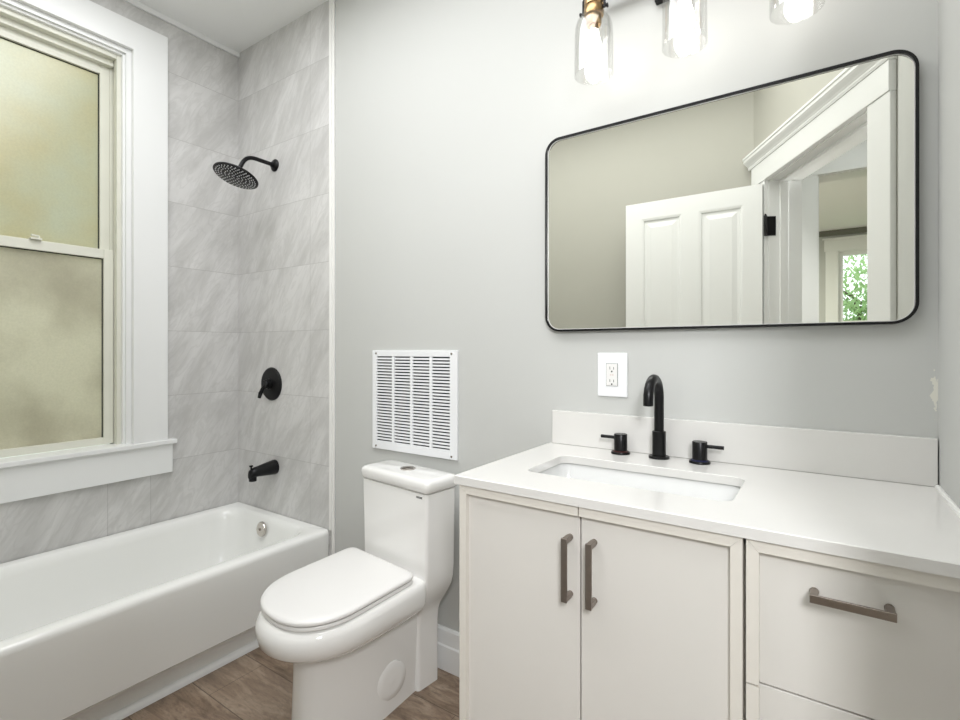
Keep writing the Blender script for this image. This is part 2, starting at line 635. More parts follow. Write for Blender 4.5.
box(bm, FX0 - 0.03, FX1 + 0.03, FY - 0.15, FY, 0, FZ0 - 0.03)
box(bm, FX0 - 0.03, FX1 + 0.03, FY - 0.15, FY, FZ1 + 0.03, H)
struct('wall_bedroom_far', bm, 'paint')
# casing of the opening between hall and bedroom
d2 = struct('door_2', box(box(box(B(), OX0 - 0.02, OX0, -2.93, -2.75, 0, OH), OX1, OX1 + 0.02, -2.93, -2.75, 0, OH), OX0 - 0.02, OX1 + 0.02, -2.93, -2.75, OH, OH + 0.02), 'white')
bm = B()
box(bm, OX0 - 0.125, OX0 - 0.004, -2.75, -2.73, 0, OH + 0.005)
box(bm, OX1 + 0.004, OX1 + 0.125, -2.75, -2.73, 0, OH + 0.005)
box(bm, OX0 - 0.125, OX1 + 0.125, -2.75, -2.727, OH + 0.005, OH + 0.22)
obj('door_casing', bm, 'white', d2, bevel=0.003)
# far window
w2 = struct('window_2', box(box(box(box(B(), FX0 - 0.03, FX0, FY - 0.15, FY, FZ0 - 0.03, FZ1 + 0.03), FX1, FX1 + 0.03, FY - 0.15, FY, FZ0 - 0.03, FZ1 + 0.03), FX0, FX1, FY - 0.15, FY, FZ1, FZ1 + 0.03), FX0, FX1, FY - 0.15, FY, FZ0 - 0.03, FZ0), 'white')
bm = B()
box(bm, FX0 - 0.145, FX0 - 0.01, FY, FY + 0.02, FZ0 - 0.03, FZ1 + 0.01)
box(bm, FX1 + 0.01, FX1 + 0.145, FY, FY + 0.02, FZ0 - 0.03, FZ1 + 0.01)
box(bm, FX0 - 0.16, FX1 + 0.16, FY, FY + 0.024, FZ1 + 0.01, FZ1 + 0.16)
box(bm, FX0 - 0.18, FX1 + 0.18, FY, FY + 0.05, FZ1 + 0.16, FZ1 + 0.18)
obj('window_casing', bm, 'white', w2, bevel=0.003)
bm = B()
for x0, x1, z0, z1 in ((FX0, FX0 + 0.045, FZ0, FZ1), (FX1 - 0.045, FX1, FZ0, FZ1), (FX0 + 0.045, FX1 - 0.045, FZ1 - 0.05, FZ1), (FX0 + 0.045, FX1 - 0.045, FZ0, FZ0 + 0.06), (FX0 + 0.045, FX1 - 0.045, 1.52, 1.56)):
    box(bm, x0, x1, FY - 0.10, FY - 0.06, z0, z1)
sash = obj('window_sash', bm, 'white', w2)
obj('window_pane', box(B(), FX0 + 0.04, FX1 - 0.04, FY - 0.083, FY - 0.079, FZ0 + 0.05, FZ1 - 0.04), 'clear', sash)
# dark strip under the bedroom ceiling
struct('trim_1', box(B(), HX0, HX1, FY, FY + 0.03, H - 0.07, H), plain('dark_grey_strip', (0.16, 0.16, 0.13), 0.6))

# ================================================================ doorway of the bathroom
d1 = struct('door_1', prism(B(), [(S0 - 0.03, -0.001), (S0, -0.001), (S0, TH + 0.001), (S0 - 0.03, TH + 0.001)], 0, HD, DM), 'white')
WMd = d1
bm = B()
box(bm, S1, S1 + 0.03, -0.001, TH + 0.001, 0, HD, DM)
obj('door_jamb', bm, 'white', d1)
obj('door_head', box(B(), S0 - 0.03, S1 + 0.03, -0.001, TH + 0.001, HD, HD + 0.03, DM), 'white', d1)
bm = B()
box(bm, S0, S0 + 0.013, 0.05, 0.09, 0, HD - 0.013, DM)
box(bm, S1 - 0.013, S1, 0.05, 0.09, 0, HD - 0.013, DM)
box(bm, S0, S1, 0.05, 0.09, HD - 0.013, HD, DM)
obj('door_stop', bm, 'white', d1, bevel=0.002)
bm = B()
box(bm, 0.003, S0 - 0.004, -0.022, 0, 0, HD + 0.004, DM)
box(bm, S1 + 0.004, 1.054, -0.022, 0, 0, HD + 0.004, DM)
obj('door_casing', bm, 'white', d1, bevel=0.003)
bm = B()
box(bm, 0.002, 1.056, -0.027, 0, HD + 0.004, 2.17, DM)
obj('door_header', bm, 'white', d1, bevel=0.003)
prof = [(0, 2.17), (-0.030, 2.17), (-0.034, 2.178), (-0.034, 2.184), (-0.040, 2.192), (-0.052, 2.203), (-0.058, 2.210), (-0.058, 2.222), (-0.063, 2.226), (-0.063, 2.236), (0, 2.236)]
rings = []
for s in (0.001, 1.078):
    rings.append([DM @ Vector((s, n, z)) for n, z in prof])
obj('door_crown', loft(B(), rings), 'white', d1)

# door leaf, standing open parallel to the mirror wall
LX0, LX1, LY0, LY1, LZ0, LZ1 = 1.572, 2.286, -1.559, -1.526, 0.012, 2.045
bm = B()
pans = []
for x0, x1 in ((LX0 + 0.092, LX0 + 0.317), (LX0 + 0.406, LX0 + 0.626)):
    for z0, z1 in ((1.02, LZ1 - 0.095), (0.24, 0.87)):
        pans.append((x0, x1, z0, z1))
xsn = [LX0, pans[0][0], pans[0][1], pans[2][0], pans[2][1], LX1]
zsn = [LZ0, 0.24, 0.87, 1.02, LZ1 - 0.095, LZ1]
for i in range(5):
    for j in range(5):
        if i in (1, 3) and j in (1, 3):
            continue
        box(bm, xsn[i], xsn[i + 1], LY0, LY1, zsn[j], zsn[j + 1])
bmesh.ops.remove_doubles(bm, verts=bm.verts, dist=1e-5)
leaf = obj('door_leaf', bm, 'white', d1)
for x0, x1, z0, z1 in pans:
    bm = B()
    e = 0.0
    rg = []
    for ins, dp in ((0, 0.0), (0.012, -0.003), (0.016, -0.010), (0.03, -0.010), (0.055, -0.004), (0.06, -0.004)):
        rg.append([(x0 + ins, LY1 + dp, z0 + ins), (x1 - ins, LY1 + dp, z0 + ins), (x1 - ins, LY1 + dp, z1 - ins), (x0 + ins, LY1 + dp, z1 - ins)])
    loft(bm, rg, False, True)
    rg = [[(x, LY0 + (LY1 - y), z) for x, y, z in r] for r in rg]
    loft(bm, rg, False, True)
    obj('door_panel', bm, 'white', leaf)
for zc in (1.825, 1.05, 0.25):
    bm = B()
    lathe(bm, [(0.008, -0.052), (0.008, 0.052)], axis_mat((2.300, -1.528, zc), (0, 0, 1)), 12)
    lathe(bm, [(0.004, 0.052), (0.006, 0.056), (0.003, 0.062)], axis_mat((2.300, -1.528, zc), (0, 0, 1)), 12)
    box(bm, S1 - 0.003, S1 + 0.001, -0.012, 0.032, zc - 0.05, zc + 0.05, DM)
    obj('door_hinge', bm, 'black', d1, label='black hinge')
bm = B()
kx, kz = LX0 + 0.06, 0.95
for sgn, yb in ((1, LY1), (-1, LY0)):
    lathe(bm, [(0.028, 0), (0.028, 0.006), (0.011, 0.010), (0.010, 0.035), (0.024, 0.042), (0.027, 0.055), (0.02, 0.066), (0.0005, 0.07)], axis_mat((kx, yb, kz), (0, sgn, 0)), 24)
obj('door_knob', bm, 'black', d1, smooth=40, label='black round knob')

# ================================================================ trim
# baseboard behind toilet and vanity
bm = B()
prof = [(0, 0), (-0.016, 0), (-0.016, 0.088), (-0.011, 0.093), (-0.011, 0.145), (-0.006, 0.152), (0, 0.152)]
loft(bm, [[(x, y, z) for y, z in prof] for x in (0.765, 2.752)])
struct('baseboard_back', bm, 'white')
bm = B()
loft(bm, [[(x, YO - y, z) for y, z in prof] for x in (0.76, xs)])
struct('baseboard_opposite', bm, 'white')
# white strip where the tile meets the painted wall
bm = B()
box(bm, 0.735, 0.748, -0.012, 0.0, 0.385, H)
box(bm, 0.748, 0.764, -0.008, 0.0, 0.0, H)
struct('trim_2', bm, 'vinyl', bevel=0.002)
# white strip along the ceiling on the window wall, thin bead on the shower wall
struct('trim_3', box(B(), 0.0, 0.014, YO, -0.004, H - 0.024, H), 'white', bevel=0.002)
# quarter round at the foot of the tub
pr_ = [(0.0, 0.0), (0.020, 0.0)] + [(0.020 * math.cos(a), 0.022 * math.sin(a)) for a in [math.radians(k) for k in range(10, 91, 10)]]
bm = B()
loft(bm, [[(0.668 + a, y, z) for a, z in pr_] for y in (YO, -0.02)])
struct('trim_4', bm, 'white', smooth=50)

# ================================================================ bathroom window
w1 = struct('window_1', B(), 'white') if False else None
bm = B()  # jamb lining of the opening
JL = -0.14
box(bm, JL, 0.0, WY1 - 0.02, WY1, WZ0, WZ1)
box(bm, JL, 0.0, WY0, WY0 + 0.02, WZ0, WZ1)
box(bm, JL, 0.0, WY0 + 0.02, WY1 - 0.02, WZ1 - 0.02, WZ1)
box(bm, JL, 0.0, WY0 + 0.02, WY1 - 0.02, WZ0, WZ0 + 0.02)
w1 = struct('window_1', bm, 'white')
bm = B()
CW = 0.142
zt_ = WZ1 + CW - 0.018
cy_ = [(WY1, 0.767), (WY1 + CW, 0.767), (WY1 + CW, zt_), (WY0 - CW, zt_), (WY0 - CW, 0.767), (WY0, 0.767), (WY0, WZ1), (WY1, WZ1)]
prism(bm, cy_, 0, 0.022, Matrix(((0, 0, 1, 0), (1, 0, 0, 0), (0, 1, 0, 0), (0, 0, 0, 1))))
obj('window_casing', bm, 'white', w1, bevel=0.002)
# stepped inner mouldings (painted stops)
for (d, a, z1a, mat) in ((-0.012, 0.030, 0.030, 'white'), (-0.028, 0.046, 0.050, 'oldwhite')):
    bm = B()
    x0, x1 = (-0.06, d) if a < 0.04 else (-0.06, d)
    box(bm, x0, x1, WY1 - a, WY1 - 0.018, WZ0 + 0.02, WZ1 - 0.02)
    box(bm, x0, x1, WY0 + 0.018, WY0 + a, WZ0 + 0.02, WZ1 - 0.02)
    box(bm, x0, x1, WY0 + a, WY1 - a, WZ1 - z1a, WZ1 - 0.018)
    obj('window_stop', bm, mat, w1, bevel=0.003)
# parting strips carrying the upper sash
bm = B()
box(bm, -0.115, -0.085, WY1 - 0.052, WY1 - 0.02, WZ0 + 0.02, WZ1 - 0.02)
box(bm, -0.115, -0.085, WY0 + 0.02, WY0 + 0.052, WZ0 + 0.02, WZ1 - 0.02)
box(bm, -0.115, -0.06, WY0 + 0.046, WY1 - 0.046, WZ1 - 0.075, WZ1 - 0.02)
obj('parting_strip', bm, 'oldwhite', w1, bevel=0.002)


def make_sash(y0, y1, z0, z1, x0, x1, st, top, bot, pane_mat, label):
    bm = B()
    box(bm, x0, x1, y0, y0 + st, z0, z1)
    box(bm, x0, x1, y1 - st, y1, z0, z1)
    box(bm, x0, x1, y0 + st, y1 - st, z1 - top, z1)
    box(bm, x0, x1, y0 + st, y1 - st, z0, z0 + bot)
    s = obj('window_sash', bm, 'oldwhite', w1, bevel=0.002, label=label)
    bm = B()
    xm = (x0 + x1) / 2 - 0.004
    gy0, gy1, gz0, gz1 = y0 + st, y1 - st, z0 + bot, z1 - top
    obj('window_pane', box(B(), xm - 0.002, xm + 0.002, gy0 - 0.004, gy1 + 0.004, gz0 - 0.004, gz1 + 0.004), pane_mat, s)
    g = 0.0035
    bm = B()
    xa, xb = xm + 0.002, xm + 0.005
    box(bm, xa, xb, gy0, gy0 + g, gz0, gz1)
    box(bm, xa, xb, gy1 - g, gy1, gz0, gz1)
    box(bm, xa, xb, gy0 + g, gy1 - g, gz1 - g, gz1)
    obj('glazing_gasket', bm, 'dark', s, label='black glazing gasket')
    return s


lo_s = make_sash(WY0 + 0.046, WY1 - 0.046, 0.770, 1.625, -0.085, -0.06, 0.037, 0.040, 0.030, 'frost_low', 'lower sash')
up_s = make_sash(WY0 + 0.052, WY1 - 0.052, 1.590, 2.442, -0.112, -0.0875, 0.036, 0.040, 0.035, 'frost_top', 'upper sash')
bm = B()
box(bm, -0.075, -0.045, -0.833, -0.797, 1.625, 1.632)
tube(bm, [(-0.06, -0.805, 1.632), (-0.06, -0.805, 1.640), (-0.056, -0.83, 1.642)], 0.005, 10)
obj('sash_lock', bm, 'oldwhite', w1, bevel=0.002)
bm = B()
box(bm, -0.06, 0.036, WY0 - CW - 0.022, WY1 + CW + 0.036, 0.745, 0.767)
obj('window_stool', bm, 'white', w1, bevel=0.005, seg=3)
bm = B()
box(bm, 0, 0.020, WY0 - CW - 0.006, WY1 + CW + 0.022, 0.612, 0.745)
obj('window_apron', bm, 'white', w1, bevel=0.002)

# ================================================================ bathtub
TW, TT = 0.731, 0.385
tub = thing('bathtub', 'white alcove bathtub with a flat apron below the frosted window', 'bathtub', (0.366, -0.86, 0))
TY0, TY1 = YO + 0.005, -0.006


def tub_ring(x0, x1, y0, y1, r, z):
    return [(x, y, z) for x, y in rrect(x0, x1, y0, y1, r, 8)]


bm = B()
rings = [
    tub_ring(0.004, 0.722, TY0, TY1, 0.004, 0.112),
    tub_ring(0.004, 0.7285, TY0, TY1, 0.004, 0.30),
    tub_ring(0.004, TW, TY0, TY1, 0.005, 0.360),
    tub_ring(0.004, TW - 0.001, TY0, TY1, 0.005, 0.372),
    tub_ring(0.005, TW - 0.006, TY0, TY1, 0.005, 0.381),
    tub_ring(0.006, TW - 0.014, TY0, TY1 - 0.001, 0.005, TT),
    tub_ring(0.040, 0.676, TY0 + 0.05, -0.044, 0.10, TT),
    tub_ring(0.046, 0.668, TY0 + 0.06, -0.050, 0.10, TT - 0.003),
    tub_ring(0.056, 0.656, TY0 + 0.075, -0.060, 0.10, TT - 0.014),
    tub_ring(0.062, 0.648, TY0 + 0.09, -0.067, 0.11, TT - 0.04),
    tub_ring(0.075, 0.630, TY0 + 0.14, -0.082, 0.12, 0.22),
    tub_ring(0.095, 0.610, TY0 + 0.20, -0.10, 0.12, 0.11),
    tub_ring(0.125, 0.580, TY0 + 0.24, -0.135, 0.11, 0.075),
    tub_ring(0.16, 0.545, TY0 + 0.28, -0.17, 0.09, 0.066),
]
loft(bm, rings, False, True)
obj('tub_basin', bm, 'enamel', tub, smooth=50)
bm = B()
prof = [(0.722, 0.1125), (0.712, 0.108), (0.669, 0.066), (0.667, 0.058), (0.667, 0.0), (0.64, 0.0), (0.64, 0.1125)]
loft(bm, [[(x, y, z) for x, z in prof] for y in (TY0, TY1)])
obj('tub_skirt', bm, 'enamel', tub, bevel=0.003)
ov = axis_mat((0.328, -0.0745, 0.327), (0, -1, 0.10))
plate = obj('overflow_plate', lathe(B(), [(0.035, 0), (0.035, 0.006), (0.031, 0.011), (0.012, 0.013), (0.0005, 0.012)], ov, 32), 'chrome', tub, smooth=40, label='round satin nickel overflow plate')
obj('plate_screw', lathe(B(), [(0.006, 0.012), (0.006, 0.0155), (0.003, 0.017), (0.0005, 0.017)], ov, 16), 'nickel', plate)
obj('tub_drain', lathe(B(), [(0.034, 0), (0.034, 0.004), (0.022, 0.005), (0.018, 0.002), (0.0005, 0.002)], axis_mat((0.335, -0.26, 0.0665), (0, 0, 1)), 32), 'chrome', tub, smooth=40)

# ================================================================ shower fittings
YT = -0.004
sh = thing('rain_shower', 'round matte black rain shower head on a bent arm, high on the tiles', 'shower head', (0.322, YT, 2.092))
hc = Vector((0.325, -0.203, 1.980))
hn = Vector((0, -0.33, -0.944)).normalized()
arm = [Vector((0.325, YT - 0.002, 2.088)), Vector((0.325, -0.06, 2.0885)), Vector((0.325, -0.105, 2.089))]
c0 = Vector((0.322, -0.14, 2.100))
end = hc - hn * 0.028
for k in range(1, 8):
    a = k / 8
    p = (1 - a) ** 2 * arm[2] + 2 * a * (1 - a) * Vector((0.325, -0.152, 2.089)) + a * a * Vector((0.325, -0.172, 2.050))
    if k == 1: arm3 = []
    arm3.append(p)
pts = arm + arm3 + [Vector((0.325, -0.172, 2.050)), end]
obj('shower_arm', tube(B(), pts, 0.0095, 16), 'black', sh, smooth=60)
obj('wall_flange', lathe(B(), [(0.030, 0), (0.030, 0.004), (0.024, 0.010), (0.013, 0.014), (0.013, 0.02)], axis_mat((0.325, YT, 2.088), (0, -1, 0)), 32), 'black', sh, smooth=40)
hm = axis_mat(hc, hn)
head = obj('spray_head', lathe(B(), [(0.012, -0.034), (0.020, -0.030), (0.020, -0.016), (0.030, -0.010), (0.094, -0.004), (0.098, -0.001), (0.098, 0.003), (0.095, 0.005), (0.0005, 0.005)], hm, 48), 'black', sh, smooth=35)
bm = B()
for ring, cnt in ((0.014, 6), (0.030, 12), (0.046, 18), (0.062, 24), (0.074, 30), (0.085, 34)):
    for k in range(cnt):
        a = 2 * PI * k / cnt
        lathe(bm, [(0.0026, 0.0), (0.0022, 0.0035)], hm @ Matrix.Translation((ring * math.cos(a), ring * math.sin(a), 0.005)), 6)
obj('spray_nozzles', bm, 'rubber', head)

vv = thing('shower_valve', 'round black shower valve plate with lever on the tiled wall below the shower head', 'shower valve', (0.298, YT, 1.016))
vm = axis_mat((0.298, YT, 1.016), (0, -1, 0))
obj('valve_plate', lathe(B(), [(0.082, 0), (0.082, 0.004), (0.076, 0.010), (0.030, 0.013), (0.0005, 0.013)], vm, 48), 'black', vv, smooth=35)
hub = obj('valve_hub', lathe(B(), [(0.026, 0.012), (0.026, 0.024), (0.022, 0.027), (0.022, 0.038), (0.019, 0.042), (0.0005, 0.042)], vm, 28), 'black', vv, smooth=35)
obj('valve_lever', tube(B(), [(0.298, -0.036, 1.012), (0.292, -0.048, 0.998), (0.280, -0.054, 0.972), (0.273, -0.056, 0.950)], [0.009, 0.009, 0.010, 0.008], 14), 'black', hub, smooth=60)

sp_ = thing('tub_spout', 'black tub spout with diverter knob low on the tiled wall above the tub', 'tub spout', (0.326, YT, 0.618))
rings = []
for d, rx, rz, dz in ((0, .029, .032, 0), (.008, .030, .033, 0), (.05, .027, .028, -.002), (.09, .024, .023, -.004), (.115, .022, .021, -.006), (.13, .018, .019, -.012), (.136, .010, .014, -.018)):
    rx, rz = rx * 1.12, rz * 1.1
    rings.append([(0.326 + rx * math.cos(2 * PI * k / 24), YT - d, 0.611 + dz + rz * math.sin(2 * PI * k / 24)) for k in range(24)])
bm = loft(B(), rings)
lathe(bm, [(0.017, 0), (0.018, 0.030)], axis_mat((0.326, YT - 0.118, 0.566), (0, 0, 1)), 20)
obj('spout_body', bm, 'black', sp_, smooth=50)
obj('diverter_knob', lathe(B(), [(0.004, 0), (0.004, 0.014), (0.009, 0.015), (0.009, 0.021), (0.0005, 0.022)], axis_mat((0.326, YT - 0.126, 0.620), (0, 0, 1)), 16), 'black', sp_, smooth=40)

# ================================================================ toilet
TL = thing('toilet', 'white one-piece skirted toilet with closed lid between tub and vanity', 'toilet', (1.310, -0.050, 0), math.radians(-7))
KT = 0.045


def tilt(rg, k=1.0):
    return [(x, y, z + KT * k * (y + 0.39)) for x, y, z in rg]


def dring(wd, front, back, c, z, n=2.3, r=0.03, nf=40, nb=5, wb=None):
    """D-shaped ring: rounded nose towards -y, straight back. wb: half width at the back."""
    wb = wb if wb is not None else wd
    pts = []
    L = c - front
    for k in range(nf + 1):
        a = PI * k / nf
        cx, sx = math.cos(a), math.sin(a)
        pts.append((wd * math.copysign(abs(cx) ** (2 / n), cx), c - L * abs(sx) ** (2 / n), z))
    # left side up to the back-left corner, then to the back-right
    for k in range(nb + 1):
        a = PI - (PI / 2) * k / nb
        pts.append((-wb + r + r * math.cos(a), back - r + r * math.sin(a), z))
    for k in range(nb + 1):
        a = PI / 2 - (PI / 2) * k / nb
        pts.append((wb - r + r * math.cos(a), back - r + r * math.sin(a), z))
    return pts


bm = B()
# skirted pedestal
loft(bm, [dring(w_, f_, -0.06, -0.25, z_, 2.5, 0.02, wb=wb_) for z_, w_, f_, wb_ in (
    (0.0, 0.102, -0.508, 0.074), (0.02, 0.102, -0.508, 0.074), (0.10, 0.100, -0.504, 0.078), (0.20, 0.100, -0.500, 0.082), (0.27, 0.100, -0.498, 0.086), (0.31, 0.10, -0.498, 0.088))])
# bowl
loft(bm, [tilt(dring(w_, f_, b_, c_, z_, n_, 0.03, wb=wb_), k_) for z_, w_, f_, b_, c_, n_, wb_, k_ in (
    (0.245, 0.072, -0.468, -0.12, -0.30, 2.3, 0.066, 0),
    (0.275, 0.112, -0.512, -0.12, -0.33, 2.25, 0.104, 0.3),
    (0.300, 0.145, -0.550, -0.12, -0.36, 2.2, 0.138, 0.6),
    (0.318, 0.168, -0.576, -0.12, -0.37, 2.2, 0.160, 0.9),
    (0.326, 0.1755, -0.585, -0.12, -0.38, 2.2, 0.167, 0.95),
    (0.337, 0.183, -0.598, -0.12, -0.38, 2.2, 0.171, 1),
    (0.360, 0.187, -0.603, -0.12, -0.38, 2.2, 0.173, 1),
    (0.386, 0.187, -0.603, -0.12, -0.38, 2.2, 0.173, 1),
    (0.402, 0.180, -0.591, -0.12, -0.38, 2.2, 0.170, 1),
    (0.410, 0.166, -0.580, -0.12, -0.38, 2.2, 0.160, 1))])
# foot column and tank
cols = []
for z_, w_, f_ in ((0.0, 0.091, -0.100), (0.22, 0.092, -0.100), (0.26, 0.097, -0.100), (0.285, 0.107, -0.104), (0.31, 0.124, -0.113), (0.34, 0.145, -0.124), (0.37, 0.162, -0.132), (0.40, 0.170, -0.136), (0.44, 0.173, -0.137), (0.56, 0.175, -0.138), (0.705, 0.178, -0.140), (0.706, 0.170, -0.132), (0.711, 0.170, -0.132)):
    cols.append([(x, y, z_) for x, y in rrect(-w_, w_, f_, 0.0, 0.012, 5)])
loft(bm, cols)
obj('toilet_body', bm, 'porcelain', TL, smooth=42, local=True)
# tank lid
lid = []
for z_, i_ in ((0.7105, 0.002), (0.713, -0.002), (0.738, -0.004), (0.746, -0.001), (0.751, 0.005), (0.754, 0.016)):
    lid.append([(x, y, z_) for x, y in rrect(-0.180 + i_, 0.184 - i_, -0.144 + i_, 0.003 - max(0, i_), 0.018, 5)])
tl_ = obj('tank_lid', loft(B(), lid), 'porcelain', TL, smooth=60, local=True)
bt = obj('flush_button', lathe(B(), [(0.028, 0.0), (0.028, 0.003), (0.023, 0.004), (0.0195, 0.002), (0.0005, 0.002)], Matrix.Translation((0.000, -0.068, 0.754)), 28), 'chrome', TL, smooth=40, local=True)
bm = B()
for sx in (-1, 1):
    pts = [(sx * 0.0015 + sx * 0.019 * math.cos(a), 0.019 * math.sin(a)) for a in [math.radians(k) for k in range(-84, 85, 14)]]
    prism(bm, pts, 0.0022, 0.0045, Matrix.Translation((0.000, -0.068, 0.754)))
obj('button_half', bm, 'nickel', TL, local=True, kind=None)
# small dark maker's mark on the tank front
bm = B()
for k in range(5):
    x = 0.128 + k * 0.006
    box(bm, x, x + 0.0046, -0.1408, -0.1375, 0.694, 0.6955)
    box(bm, x, x + 0.0016, -0.1408, -0.1375, 0.690, 0.6955)
    box(bm, x, x + 0.0046, -0.1408, -0.1375, 0.690, 0.6912)
obj('emblem', bm, 'dark', TL, local=True, label='small dark maker\'s mark')


def seat_ring(grow, z):
    f, b_, c, wd, wb = -0.582, -0.165, -0.395, 0.182, 0.180
    rg = tilt(dring(wd + grow, f - grow, b_ + grow * 0.6, c, z, 2.3, 0.028, wb=wb + grow))
    return [(x - 0.025 * (y + 0.59) / 0.42, y, z_) for x, y, z_ in rg]


obj('toilet_seat', loft(B(), [seat_ring(-0.006, 0.4115), seat_ring(-0.001, 0.414), seat_ring(0.0, 0.419), seat_ring(-0.003, 0.4235)]), 'seat', TL, smooth=50, local=True)
lidr = [seat_ring(-0.006, 0.4265), seat_ring(0.001, 0.429), seat_ring(0.002, 0.435), seat_ring(-0.001, 0.4395), seat_ring(-0.008, 0.4430), seat_ring(-0.025, 0.445)]
obj('seat_lid', loft(B(), lidr), 'seat', TL, smooth=50, local=True)
for sx in (-1, 1):
    bm = tube(B(), [(sx * 0.085 - 0.02, -0.163, 0.428), (sx * 0.085 + 0.02, -0.163, 0.428)], 0.009, 14)
    obj('seat_hinge', bm, 'seat', TL, smooth=50, local=True)
obj('bolt_cap', lathe(B(), [(0.060, -0.006), (0.060, 0.002), (0.056, 0.005), (0.034, 0.007), (0.020, 0.006), (0.008, 0.0075), (0.0005, 0.008)], axis_mat((0.0965, -0.222, 0.105), (1, 0, 0)), 36), 'porcelain', TL, smooth=40, local=True)

# ================================================================ vent grille
VX0, VX1, VZ0, VZ1 = 1.006, 1.443, 0.780, 1.182
vg = thing('return_air_grille', 'white louvred return air grille on the wall above the toilet tank', 'vent', (1.2245, 0, VZ0))
bm = B()
c0, c1, c2, c3 = 1.030, 1.409, 0.808, 1.158
gap = 0.012
cw = (c1 - c0 - 3 * gap) / 4
box(bm, VX0, c0, -0.010, 0, VZ0, VZ1)
box(bm, c1, VX1, -0.010, 0, VZ0, VZ1)
box(bm, c0, c1, -0.010, 0, VZ0, c2)
box(bm, c0, c1, -0.010, 0, c3, VZ1)
cols = []
for k in range(4):
    xa = c0 + k * (cw + gap)
    cols.append((xa, xa + cw))
    if k < 3:
        box(bm, xa + cw, xa + cw + gap, -0.010, 0, c2, c3)
obj('grille_frame', bm, 'ventwhite', vg, bevel=0.002)
for xa, xb in cols:
    bm = B()
    n = 29
    p = (c3 - c2) / n
    for k in range(n):
        z = c2 + k * p
        pts = [(-0.0098, z + 0.0002), (-0.0096, z + p * 0.46), (-0.0060, z + p * 0.58), (-0.0060, z + p * 0.48), (-0.0080, z + p * 0.36), (-0.0082, z + 0.0002)]
        loft(bm, [[(x, y, zz) for y, zz in pts] for x in (xa, xb)])
    obj('louvre_panel', bm, 'ventwhite', vg)
obj('duct_backing', box(B(), c0, c1, -0.0010, -0.0002, c2, c3), 'ductdark', vg, label='dark duct behind the slats')
for x, z in ((1.028, VZ1 - 0.012), (1.418, VZ1 - 0.012), (1.028, VZ0 + 0.012), (1.418, VZ0 + 0.012)):
    obj('grille_screw', lathe(B(), [(0.004, 0), (0.0035, 0.002), (0.0005, 0.0025)], axis_mat((x, -0.010, z), (0, -1, 0)), 12), 'nickel', vg)

# ================================================================ outlet
ot = thing('wall_outlet', 'white double socket outlet on the wall below the mirror, left of the faucet', 'outlet', (2.0215, 0, 1.045))
box_ = box(B(), 1.9755, 2.0675, -0.006, 0, 1.044, 1.176)
obj('cover_plate', box_, 'plastic', ot, bevel=0.003, seg=3)
rc = obj('receptacle', box(B(), 2.0045, 2.0385, -0.0085, -0.006, 1.077, 1.143), 'recept', ot, bevel=0.001)
for zc in (1.129, 1.091):
    bm = B()
    box(bm, 2.0150, 2.0165, -0.0089, -0.0083, zc - 0.003, zc + 0.0055)
    box(bm, 2.0265, 2.0280, -0.0089, -0.0083, zc - 0.003, zc + 0.0045)
    lathe(bm, [(0.0025, 0), (0.0025, 0.0005)], axis_mat((2.0215, -0.0084, zc - 0.009), (0, -1, 0)), 12)
    obj('receptacle_slots', bm, 'dark', rc, label='dark plug slots')
bm = B()
box(bm, 2.016, 2.0205, -0.0092, -0.0083, 1.1075, 1.1125)
box(bm, 2.0225, 2.027, -0.0092, -0.0083, 1.1075, 1.1125)
obj('test_button', bm, plain('pale_pink_plastic', (0.70, 0.62, 0.60), 0.4), rc)
bm = B()
g = 0.0007
box(bm, 2.0035, 2.0395, -0.0064, -0.0058, 1.076, 1.144)
obj('receptacle_gap', bm, 'ductdark', ot)

# ================================================================ mirror
MX0, MX1, MZ0, MZ1, MD = 1.806, 2.7195, 1.243, 1.858, 0.021
mi = thing('wall_mirror', 'large rounded rectangular mirror in a thin black frame above the vanity', 'mirror', ((MX0 + MX1) / 2, 0, MZ0))


def mring(ins, y, r=0.048):
    return [(x, y, z) for x, z in rrect(MX0 + ins, MX1 - ins, MZ0 + ins, MZ1 - ins, max(0.004, r - ins), 10)]


bm = B()
prof_ = [(0.0, -0.001), (0.0, -MD), (0.0062, -MD), (0.0062, -0.001)]
loft(bm, [mring(i_, y_) for i_, y_ in prof_], False, False)
n = len(mring(0, 0))
bm.verts.ensure_lookup_table()
for i in range(n):
    j = (i + 1) % n
    q_ = len(prof_) - 1
    bm.faces.new((bm.verts[q_ * n + i], bm.verts[q_ * n + j], bm.verts[j], bm.verts[i]))
obj('mirror_frame', bm, 'black', mi, smooth=35)
bm = B()
loft(bm, [mring(0.0055, -0.004), mring(0.0055, -0.0135)], True, True)
obj('mirror_glass', bm, 'mirror', mi, label='mirror glass')
bm = B()
pe = [(0.0064, -0.0136), (0.0064, -0.0150), (0.0080, -0.0150), (0.0080, -0.0136)]
loft(bm, [mring(i_, y_) for i_, y_ in pe], False, False)
obj('mirror_edge_glint', bm, plain('painted_edge_glint', (0.75, 0.75, 0.74), 0.4), mi)  # pale ring, the bevel's bright reflection put into its colour

